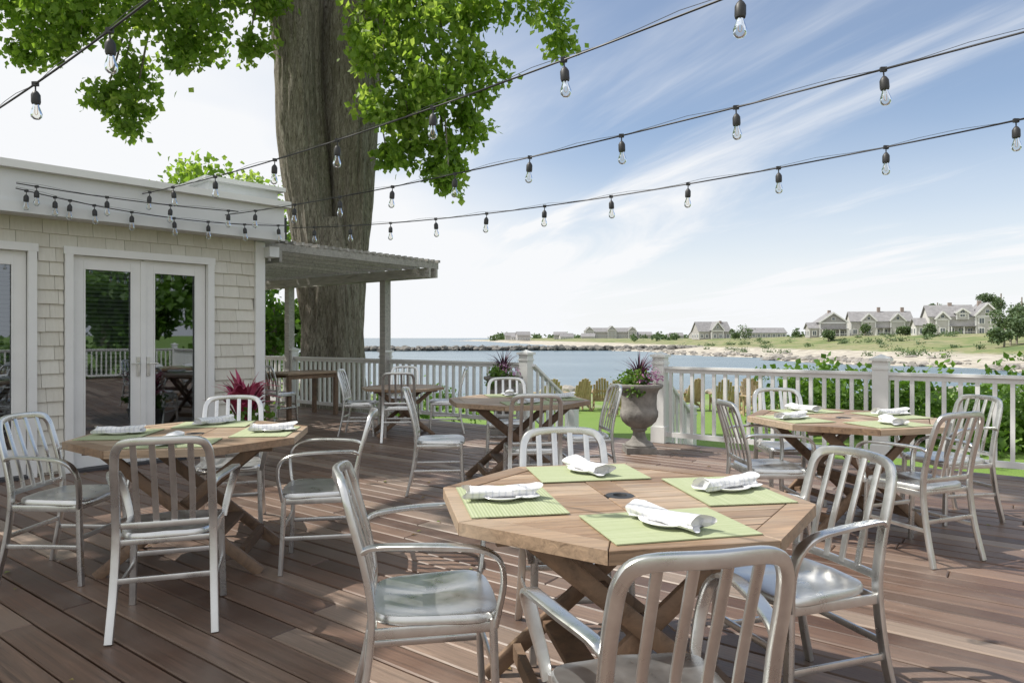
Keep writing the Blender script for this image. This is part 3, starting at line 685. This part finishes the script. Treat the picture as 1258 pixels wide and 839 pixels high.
# two long boughs carry the hanging foliage
limb(mb,[(-4.7,TY,8.9),(-5.8,14.1,9.3),(-7.3,13.4,9.1),(-8.9,13.0,8.8),(-10.2,12.8,8.7)],[.24,.19,.14,.09,.04],.08,16)
limb(mb,[(-3.2,TY,8.9),(-2.2,14.0,9.4),(-1.0,13.4,9.2),(.2,13.1,8.9),(1.2,12.9,8.5)],[.24,.18,.13,.08,.03],.08,16)
VC=[(-7.63,7.3,.85),(-7.5,6.3,.6),(-7.3,5.5,.42),(-7.7,5.9,.35),(-8.3,7.4,.65),(-8.2,6.6,.3),(-6.1,7.5,.75),(-6.2,6.75,.42),(-5.5,7.5,.6),(-9.1,7.4,.6),(-9.0,6.6,.35),(-7.0,7.7,.8),(-9.8,7.8,.6),(-5.05,7.0,.35),(-4.95,7.8,.5),(-8.7,7.9,.6),
    (-2.35,6.5,.6),(-2.4,5.5,.48),(-2.45,4.8,.3),(-1.5,6.9,.85),(-1.2,5.9,.75),(-.6,6.2,.5),(-1.3,4.9,.5),(-1.15,4.15,.32),(-1.9,4.9,.38),(-.5,7.6,.55),(.4,7.6,.55),(.95,7.1,.34),(-2.4,7.5,.7),(-.8,5.4,.45),(-1.75,6.1,.6),(-1.85,5.4,.45),(-1.25,4.5,.4),(-2.0,7.8,.65),(-1.2,7.6,.6),(-2.9,7.0,.35)]
ml=MB()
for i,(x,z,r) in enumerate(VC):
    y=13+R.uniform(-.7,.7); ml.leaves((x,y,z),r,int(1050*r**1.6)+90,.135,0,.95,.6)
    side=-1 if x<-3.5 else 1; bx=x+(.5 if side<0 else -.4)
    bx=min(bx,-4.9) if side<0 else max(bx,-2.9)
    mb.sweep([(bx,13.4,9.05),((bx+x)/2+R.uniform(-.15,.15),13.2,(z+9.2)/2),(x,y,z+r*.4),(x+R.uniform(-.12,.12),y,z-r*.6)],[.07,.045,.025,.008],[.07,.045,.025,.008],(1,0,0),0,seg=8,p=1)
cnt=0;tries=0
while cnt<66 and tries<4000:  # unseen crown clusters above the view, added to dapple the deck
    tries+=1
    a=R.uniform(0,6.28); q=8.8*math.sqrt(R.random()); x=-6.6+q*math.cos(a); y=9.6+q*math.sin(a); z=R.uniform(8.4,12.5)*(1-.2*(q/8.8)**2)+.4; r=R.uniform(.7,1.3)
    if z<1.32+.50*y+r+.6: 
        if y<14 and z+2.5>1.32+.50*y+r+.6: z+=2.5
        else: continue
    gx_,gy_=x+.727*z,y-.075*z
    if -1.1<gx_<4.5 and .2<gy_<5 and R.random()<.9: continue  # crown opened up so its shadow mostly misses the front table
    if gx_>1.5 and R.random()<.6: continue
    ml.leaves((x,y,z),r,220,.26,0,.7,.4,1.4); cnt+=1
    if cnt%3==0: mb.sweep([(-4.7 if x<-3.5 else -3.1,TY,9),(x*.5-2,(y+TY)/2,z),(x,y,z)],[.2,.1,.02],[.2,.1,.02],(1,0,0),0,seg=6,p=1)
for i in range(15):   # unseen leaf clusters added above the near-left corner to dapple the deck
    z=R.uniform(7.5,9.5); x=R.uniform(-4.2,-.6)-.727*z; y=R.uniform(1.0,4.6)+.075*z; ml.leaves((x,y,z),R.uniform(.5,.9),190,.2,0,.7,.4,1.3)
limb(mb,[(-4.8,TY,9.5),(-6.5,10.5,11),(-8,6.5,10),(-8.8,3,8.8)],[.26,.18,.11,.04],.06,12)
mb.obj('trunk_and_limbs',['bark'],60,parent=tree); ml.obj('foliage',['leaf'],parent=tree)
def tree2(name,x,y,h,r,n=9,ls=.2,lm='bushleaf',z0=-.6):
    e=empty(name,(x,y,z0)); mb=MB(); limb(mb,[(0,0,-.3),(.1,0,h*.4),(0,.1,h*.85)],[.22,.16,.05],.05,14)
    mb.obj('trunk',['bark'],60,parent=e); ml=MB()
    for i in range(n):
        a=R.uniform(0,6.28); q=r*R.uniform(.1,.8); ml.leaves((q*math.cos(a),q*math.sin(a),h*R.uniform(.35,.95)),r*.42,330,ls,0,.8,.3,1.5)
    ml.obj('foliage',[lm],parent=e)
tree2('tree',-10.2,22,7.4,2.2,16,.2,'leaf'); tree2('tree',-12.5,24,6.2,2.2,10,.2,'leaf'); tree2('tree',-8.4,21.5,6.8,1.4,8,.2,'leaf')
tree2('tree',-8.0,23,3.6,2.2,12); tree2('tree',-10.5,27,3.4,2.4,10)
for x,y,h,r in [(20,4,5.5,3.0),(25,-2,6,3.2),(19,-5,5,3),(29,3,6,3.2),(24,8,5,2.6)]: tree2('tree',x,y,h,r,11,.36)
# ------------------------------------------------------------------ adirondack chairs
mb=MB()
for i in range(7):
    x=-.24+.08*i; L=.80-.028*abs(i-3)**2*.9
    X=Matrix.Translation((0,.22,.28))@Matrix.Rotation(rad(-22),4,'X'); mb.box((x,0,L/2),(.07,.02,L),0,X=X)
for i in range(6):
    X=Matrix.Translation((0,-.02,.33))@Matrix.Rotation(rad(-14),4,'X'); mb.box((0,-.27+.09*i,0),(.54,.08,.02),0,X=X)
for sx in(-1,1):
    mb.box((sx*.33,-.06,.56),(.13,.70,.022)); mb.box((sx*.29,-.30,.27),(.03,.09,.55)); mb.box((sx*.29,.24,.27),(.03,.07,.55))
    mb.sweep([(sx*.265,-.34,.34),(sx*.265,.45,.04)],.09,.025,(1,0,0),0,smooth=False,p=.3)
mb.box((0,.3,.6),(.6,.03,.06)); mb.box((0,.25,.34),(.54,.03,.07)); mb.box((0,-.345,.33),(.56,.025,.09))
M['cedar']=wood('cedar_wood',[(0,(.36,.26,.15)),(1,(.5,.39,.25))],(10,10,10),.7)
AD=mb.mesh('adirondack_chair',['cedar'])
for x,y,h in [(1.2,22.5,195),(2.2,23,200),(3.1,23.6,170),(4.0,23.8,185),(4.9,22,160),(5.9,23.1,200),(6.8,22.4,175),(7.8,23.2,190),(8.9,22.4,165),(3.3,20.5,150),(7.3,20.5,20)]:
    inst('adirondack_chair',AD,(x,y,float(hfun(x,y))),rad(h),1.08)
# ------------------------------------------------------------------ world, sun, camera
EL=54; SX,SY=-.96,.10; az=math.atan2(SX,SY)
w=bpy.data.worlds.new('World'); scene.world=w; w.use_nodes=True; nt=w.node_tree; bg=nt.nodes['Background']
sky=nt.nodes.new('ShaderNodeTexSky'); sky.sky_type='NISHITA'; sky.sun_disc=False; sky.sun_elevation=rad(EL); sky.sun_rotation=az; sky.air_density=1.0; sky.dust_density=.8; sky.ozone_density=1.8
def nd(t,**k):
    n=nt.nodes.new(t)
    for a,b in k.items(): setattr(n,a,b)
    return n
def mt(op,a,b=0.,c=None):
    m=nd('ShaderNodeMath',operation=op)
    for i,v in enumerate((a,b)):
        if isinstance(v,(int,float)): m.inputs[i].default_value=v
        else: nt.links.new(v,m.inputs[i])
    return m.outputs[0]
def mr(v,a,b,c=0,d=1):
    m=nd('ShaderNodeMapRange',interpolation_type='SMOOTHSTEP'); nt.links.new(v,m.inputs[0])
    for i,q in zip((1,2,3,4),(a,b,c,d)): m.inputs[i].default_value=q
    return m.outputs[0]
tc=nd('ShaderNodeTexCoord'); sp=nd('ShaderNodeSeparateXYZ'); nt.links.new(tc.outputs['Generated'],sp.inputs[0])
zc=mt('ADD',mt('MAXIMUM',sp.outputs[2],0.),.06); cx=mt('DIVIDE',sp.outputs[0],zc); cy=mt('DIVIDE',sp.outputs[1],zc)
cb=nd('ShaderNodeCombineXYZ'); nt.links.new(cx,cb.inputs[0]); nt.links.new(cy,cb.inputs[1])
mp=nd('ShaderNodeMapping'); nt.links.new(cb.outputs[0],mp.inputs[0]); mp.vector_type='TEXTURE'; mp.inputs['Rotation'].default_value=(0,0,rad(-72)); mp.inputs['Scale'].default_value=(3.8,1.0,1); mp.inputs['Location'].default_value=(1.6,.3,0)
n1=nd('ShaderNodeTexNoise'); n1.inputs['Scale'].default_value=.9; n1.inputs['Detail'].default_value=7; n1.inputs['Roughness'].default_value=.58; n1.inputs['Distortion'].default_value=.6; nt.links.new(mp.outputs[0],n1.inputs['Vector'])
n2=nd('ShaderNodeTexNoise'); n2.inputs['Scale'].default_value=.35; n2.inputs['Detail'].default_value=4; nt.links.new(cb.outputs[0],n2.inputs['Vector'])
streak=mt('MULTIPLY',mr(n1.outputs['Fac'],.48,.74),.85)
left=mr(sp.outputs[0],.15,-.40); wide=mt('MULTIPLY',mr(n2.outputs['Fac'],.35,.65),mt('ADD',mt('MULTIPLY',left,.6),.08))
behind_fill=mt('MULTIPLY',mr(sp.outputs[1],.25,-.3),.6)  # bright haze added behind the camera to lift the ambient light
haze=mr(sp.outputs[2],.30,.0,0.06,.92)
f=mt('MINIMUM',mt('ADD',mt('ADD',mt('ADD',streak,behind_fill),mt('ADD',wide,mt('MULTIPLY',left,.75))),haze),1.)
f=mt('MULTIPLY',f,mr(sp.outputs[2],-.05,.0))
mx=nd('ShaderNodeMix',data_type='RGBA'); nt.links.new(f,mx.inputs[0]); nt.links.new(sky.outputs[0],mx.inputs[6]); mx.inputs[7].default_value=(6.35,6.45,6.6,1)
nt.links.new(mx.outputs[2],bg.inputs[0]); bg.inputs[1].default_value=.148
sl=bpy.data.lights.new('sun','SUN'); sl.energy=5.0; sl.angle=rad(.5); sl.color=(1,.955,.885)
so=bpy.data.objects.new('sun',sl); scene.collection.objects.link(so)
hd=V((SX,SY,0)).normalized()*math.cos(rad(EL)); dirv=V((hd.x,hd.y,math.sin(rad(EL))))
so.rotation_euler=dirv.to_track_quat('Z','Y').to_euler(); so.location=(0,0,20)
cam=bpy.data.cameras.new('camera'); co=bpy.data.objects.new('camera',cam); scene.collection.objects.link(co); scene.camera=co
co.location=(0,0,1.32); co.rotation_euler=(rad(90),0,0); cam.lens=24.3; cam.sensor_width=36; cam.shift_y=-.0036; cam.clip_end=12000; cam.clip_start=.05
scene.view_settings.view_transform='Standard'; scene.view_settings.look='None'; scene.view_settings.exposure=0
